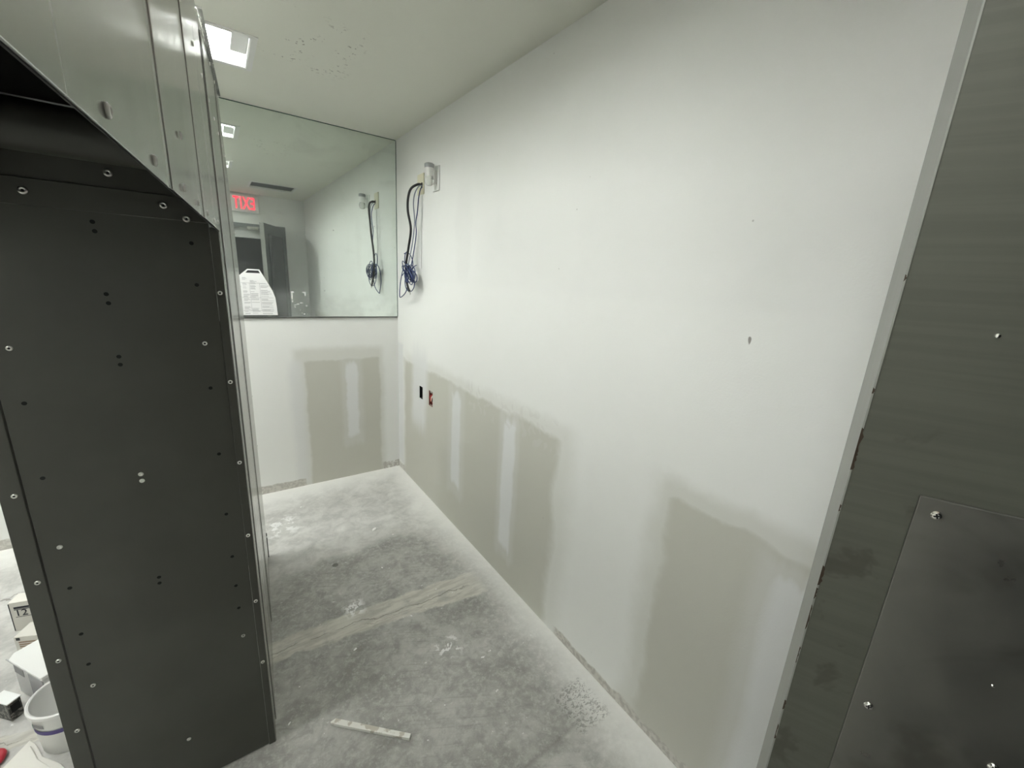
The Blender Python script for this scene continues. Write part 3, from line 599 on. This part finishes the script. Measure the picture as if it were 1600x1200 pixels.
# electrical boxes in the wall openings
def elbox(h, name, label, mat):
    t = thing(name, label, 'electrical box', (XW+.01, (h[0]+h[1])/2, h[2])); y0, y1, z0, z1 = h; x0, x1, e = XW+.002, XW+.055, .002
    bm = B(); bm_box(bm, x1-e, x1, y0, y1, z0, z1); bm_box(bm, x0, x1-e, y0, y0+e, z0, z1); bm_box(bm, x0, x1-e, y1-e, y1, z0, z1); bm_box(bm, x0, x1-e, y0+e, y1-e, z0, z0+e); bm_box(bm, x0, x1-e, y0+e, y1-e, z1-e, z1)
    obj('box_shell', bm, mat, t); return t
elbox(HOLE1, 'empty_box', 'empty black box opening low on the right wall', M_HOLE)
eb = elbox(HOLE2, 'wired_box', 'red electrical box with loose copper wires low on the wall', plain('red_box_plastic', (.25, .05, .04), .5))
y0, y1, z0, z1 = HOLE2
for k, (col, yy) in enumerate((((.45, .05, .04), 2.39), ((.75, .72, .68), 2.375), ((.02, .02, .02), 2.36), ((.55, .22, .12), 2.382))):
    bm = B(); bm_tube(bm, [(XW+.05, yy, z1-.012), (XW+.02, yy-.004+.003*k, z1-.03), (XW+.006, yy+.004, .725-.008*k), (XW+.012, yy-.003, .70), (XW+.03, yy, z0+.01)], .0042, 8, 6)
    obj('wire', bm, plain('wire_%d' % k, col, .4), eb, True)
bm = B(); bm_lathe(bm, [(.006, 0), (.008, .004), (.005, .016), (.002, .018)], 12, Matrix.Translation((XW+.008, 2.376, .706))); obj('wire_nut', bm, plain('pink_wire_nut', (.75, .40, .33), .4), eb, True)
for zz in (z0+.006, z1-.008):
    bm = B(); bm_box(bm, XW+.003, XW+.005, y0+.012, y1-.012, zz-.005, zz+.005); obj('mounting_ear', bm, M_SCREW, eb)

# ------------------------------------------------------------------ things lying on the floor
pa, pb = Vector((.18, 1.187, 0)), Vector((.386, .995, 0)); L_ = (pb-pa).length; ux = (pb-pa)/L_; uy = Vector((-ux.y, ux.x, 0))
bm = B(); bm_prism(bm, [(0, -.006), (.012, .009), (L_, .008), (L_, -.008), (.006, -.010)], .011, frame(pa+Vector((0, 0, .0)), ux, uy, (0, 0, 1)))
nS = NT('chipped_white_strip', rough=.7); q = nS.pos(); nS.set(col=nS.mix(nS.ss(nS.noise(q, 30, 3), .55, .62), (.74, .735, .68), (.50, .47, .40)))
o = obj('trim_offcut', bm, nS.mat, None, bevel=.0015); tag(o, 'chipped white strip of trim lying on the concrete floor', 'trim piece')
M_CHIP = plain('plaster_chip', (.80, .80, .77), .8)
CH = [((.638, 2.203), .030, 'long plaster crumb on the pale far floor'), ((.312, 2.673), .016, 'small plaster crumb nearest the end wall'), ((.571, 1.856), .012, 'plaster crumb just behind the filled crack band'),
      ((.324, 1.433), .014, 'plaster crumb in front of the filled crack band near the cabinet'), ((.062, 1.257), .012, 'plaster crumb at the foot of the cabinet corner'), ((.111, 1.38), .007, 'tiny plaster crumb close to the cabinet side'),
      ((.531, 1.033), .007, 'tiny plaster crumb right of the white trim strip'), ((.652, 1.253), .014, 'flat plaster crumb on the splash near the floor centre')]
for (x, y), s, lab in CH:
    bm = B(); k = 7; pts = [(s*.6*math.cos(6.283*i/k)*(.6+.6*random.random()), s*.3*math.sin(6.283*i/k)*(.6+.6*random.random())) for i in range(k)]
    bm_prism(bm, pts, s*.22, Matrix.Translation((x, y, 0.0)) @ Matrix.Rotation(random.random()*3, 4, 'Z')); o = obj('plaster_chip', bm, M_CHIP, None, bevel=.0008); tag(o, 'white '+lab, 'plaster chip', 'plaster crumbs on the floor')

# left of the cabinet
def carton(name, label, c, yaw, w_, d_, h_, mat, cat='box'):
    t = thing(name, label, cat, c); M = Matrix.Translation(c) @ Matrix.Rotation(yaw, 4, 'Z')
    bm = B(); bm_box(bm, -w_/2, w_/2, -d_/2, d_/2, 0, h_, M); obj('box_body', bm, mat, t, bevel=.002); return t, M
M_CARTON = plain('white_carton', (.66, .64, .58), .6); M_BROWN = plain('brown_print', (.33, .24, .17), .7); M_NAVY = plain('navy_print', (.025, .027, .035), .6)
def decal(bm, M, x0, x1, z0, z1, yf, t=.0006): bm_box(bm, x0, x1, yf-t, yf, z0, z1, M)
# box marked 12
t, M = carton('white_carton', 'white carton marked 12 standing behind the small printed box', (-.735, 2.245, 0), math.radians(-15), .12, .06, .135, M_CARTON)
bm = B(); decal(bm, M, -.059, -.056, .004, .131, -.03); decal(bm, M, -.045, .055, .100, .103, -.03); decal(bm, M, -.045, .055, .066, .0675, -.03); obj('printed_lines', bm, M_NAVY, t)
bm = B(); decal(bm, M, -.045, .03, .105, .114, -.03); obj('printed_band', bm, M_NAVY, t)
me = text_mesh('12', .040, M @ frame((-.026, -.0306, .084), (1, 0, 0), (0, 0, 1), (0, -1, 0)), .0004); me.materials.append(M_NAVY); link('printed_number', me, None, t)
# small printed box
t, M = carton('small_printed_box', 'small white box with brown printing in front of the carton marked 12', (-.700, 2.095, 0), math.radians(-22), .085, .075, .082, M_CARTON)
bm = B()
for k in range(5): decal(bm, M, -.030, .030-.006*(k % 2), .014+k*.010, .020+k*.010, -.0375)
obj('brown_printing', bm, M_BROWN, t)
bm = B(); decal(bm, M, -.036, -.024, .066, .078, -.0375); bm_box(bm, .0425, .0432, -.030, .030, .02, .076, M); obj('black_mark', bm, M_INK, t)
# clear lidded bin with a grey block
M_CLEAR = NT('cloudy_plastic', col=(.80, .80, .78), rough=.35, trans=.35).mat; M_GREYB = plain('grey_block', (.33, .33, .34), .6)
pl = thing('plastic_bucket', 'white plastic bucket with a coloured label band beside the dark cabinet', 'bucket', (-.507, 1.60, 0))
ZB_ = Matrix.Translation((-.507, 1.60, 0))
bm = B(); bm_lathe(bm, [(.072, 0), (.075, .006), (.083, .15), (.084, .153), (.089, .153), (.089, .162), (.085, .165), (.081, .162), (.079, .15), (.071, .010), (.0, .008)], 40, ZB_, cap=False); obj('pail', bm, M_WHITE, pl, True)
def band(z0, z1, r0, a0, a1, mat, nm):
    bm = B(); n_ = 14; V_ = []
    for i in range(n_+1):
        a = a0+(a1-a0)*i/n_; V_.append((bm.verts.new(ZB_ @ Vector((r0*math.cos(a), r0*math.sin(a), z0))), bm.verts.new(ZB_ @ Vector(((r0+.0012)*math.cos(a), (r0+.0012)*math.sin(a), z1)))))
    for p, q_ in zip(V_, V_[1:]): bm.faces.new((p[0], q_[0], q_[1], p[1]))
    obj(nm, bm, mat, pl, True)
band(.088, .104, .0807, math.radians(150), math.radians(205), plain('green_label', (.06, .20, .12), .5), 'green_label')
band(.088, .104, .0807, math.radians(205), math.radians(275), plain('purple_label', (.07, .05, .20), .5), 'purple_label')
band(.115, .128, .0822, math.radians(215), math.radians(240), M_GREYINK, 'printed_mark')
bn = thing('lidded_bin', 'low cloudy plastic bin with a flat lid behind the bucket', 'bin', (-.60, 1.84, 0))
bu, bv = Vector((.583, -.812, 0)), Vector((.812, .583, 0)); M = frame((-.709, 1.872, 0), bu, bv, (0, 0, 1))
bm = B(); bm_box(bm, .008, .195, .008, .135, 0, .140, M); obj('bin_body', bm, M_CLEAR, bn, bevel=.008)
bm = B(); bm_prism(bm, [(0, .02), (.02, 0), (.20, 0), (.203, .003), (.203, .143), (0, .143)], .012, M @ Matrix.Translation((0, 0, .141))); obj('lid', bm, M_WHITE, bn, bevel=.003)
bm = B(); bm_box(bm, .002, .201, -.001, .002, .146, .1475, M); obj('lid_groove', bm, M_GREYP, bn)
bm = B(); bm_box(bm, .105, .19, .0065, .009, .02, .125, M); obj('grey_panel', bm, M_GREYB, bn)
bm = B(); bm_box(bm, .02, .075, .0065, .009, .095, .128, M); obj('printed_label', bm, M_GREYINK, bn)
# dark metal box
jt = thing('metal_junction_box', 'small dark metal box with a bright top on the dusty floor', 'box', (-.696, 1.776, 0)); M = Matrix.Translation((-.696, 1.776, 0)) @ Matrix.Rotation(math.radians(-45), 4, 'Z')
nJ = NT('mottled_dark_metal', rough=.4, metal=.6); q = nJ.pos(); nJ.set(col=nJ.mix(nJ.ss(nJ.noise(q, 90, 3), .45, .6), (.05, .05, .045), (.26, .25, .22)))
bm = B(); bm_box(bm, -.034, .034, -.016, .016, 0, .070, M); obj('box_body', bm, nJ.mat, jt, bevel=.002)
bm = B(); bm_box(bm, -.036, .036, -.018, .018, .070, .074, M); obj('lid', bm, M_REFL, jt, bevel=.001)
bm = B(); bm_box(bm, .0335, .0348, -.011, .011, .03, .06, M); obj('knockout', bm, M_HOLE, jt)
# broken drywall scrap and red strap
M_SCR = plain('drywall_core', (.70, .685, .63), .9)
sc = thing('drywall_scrap', 'broken layered piece of drywall at the foot of the cabinet', 'drywall scrap', (-.57, 1.53, 0))
base = [(-.655, 1.555), (-.615, 1.622), (-.598, 1.600), (-.570, 1.54), (-.52, 1.485), (-.47, 1.40), (-.60, 1.38), (-.68, 1.45)]
top_ = [(-.635, 1.545), (-.603, 1.585), (-.575, 1.525), (-.53, 1.465), (-.50, 1.40), (-.60, 1.39), (-.665, 1.46)]
for z, pts in ((0, base), (.0125, top_)):
    bm = B(); bm_prism(bm, pts, .012, Matrix.Translation((0, 0, z))); obj('board_layer', bm, M_SCR, sc, bevel=.002)
bm = B(); bm_tube(bm, [(-.735, 1.575, .010), (-.715, 1.612, .010), (-.685, 1.625, .011), (-.668, 1.61, .012), (-.672, 1.585, .011), (-.695, 1.56, .010), (-.72, 1.555, .010)], .0095, 10, 6)
o = obj('red_strap', bm, plain('red_plastic', (.42, .02, .035), .4), None, True); tag(o, 'red plastic strap loop on the floor left of the drywall scrap', 'strap')
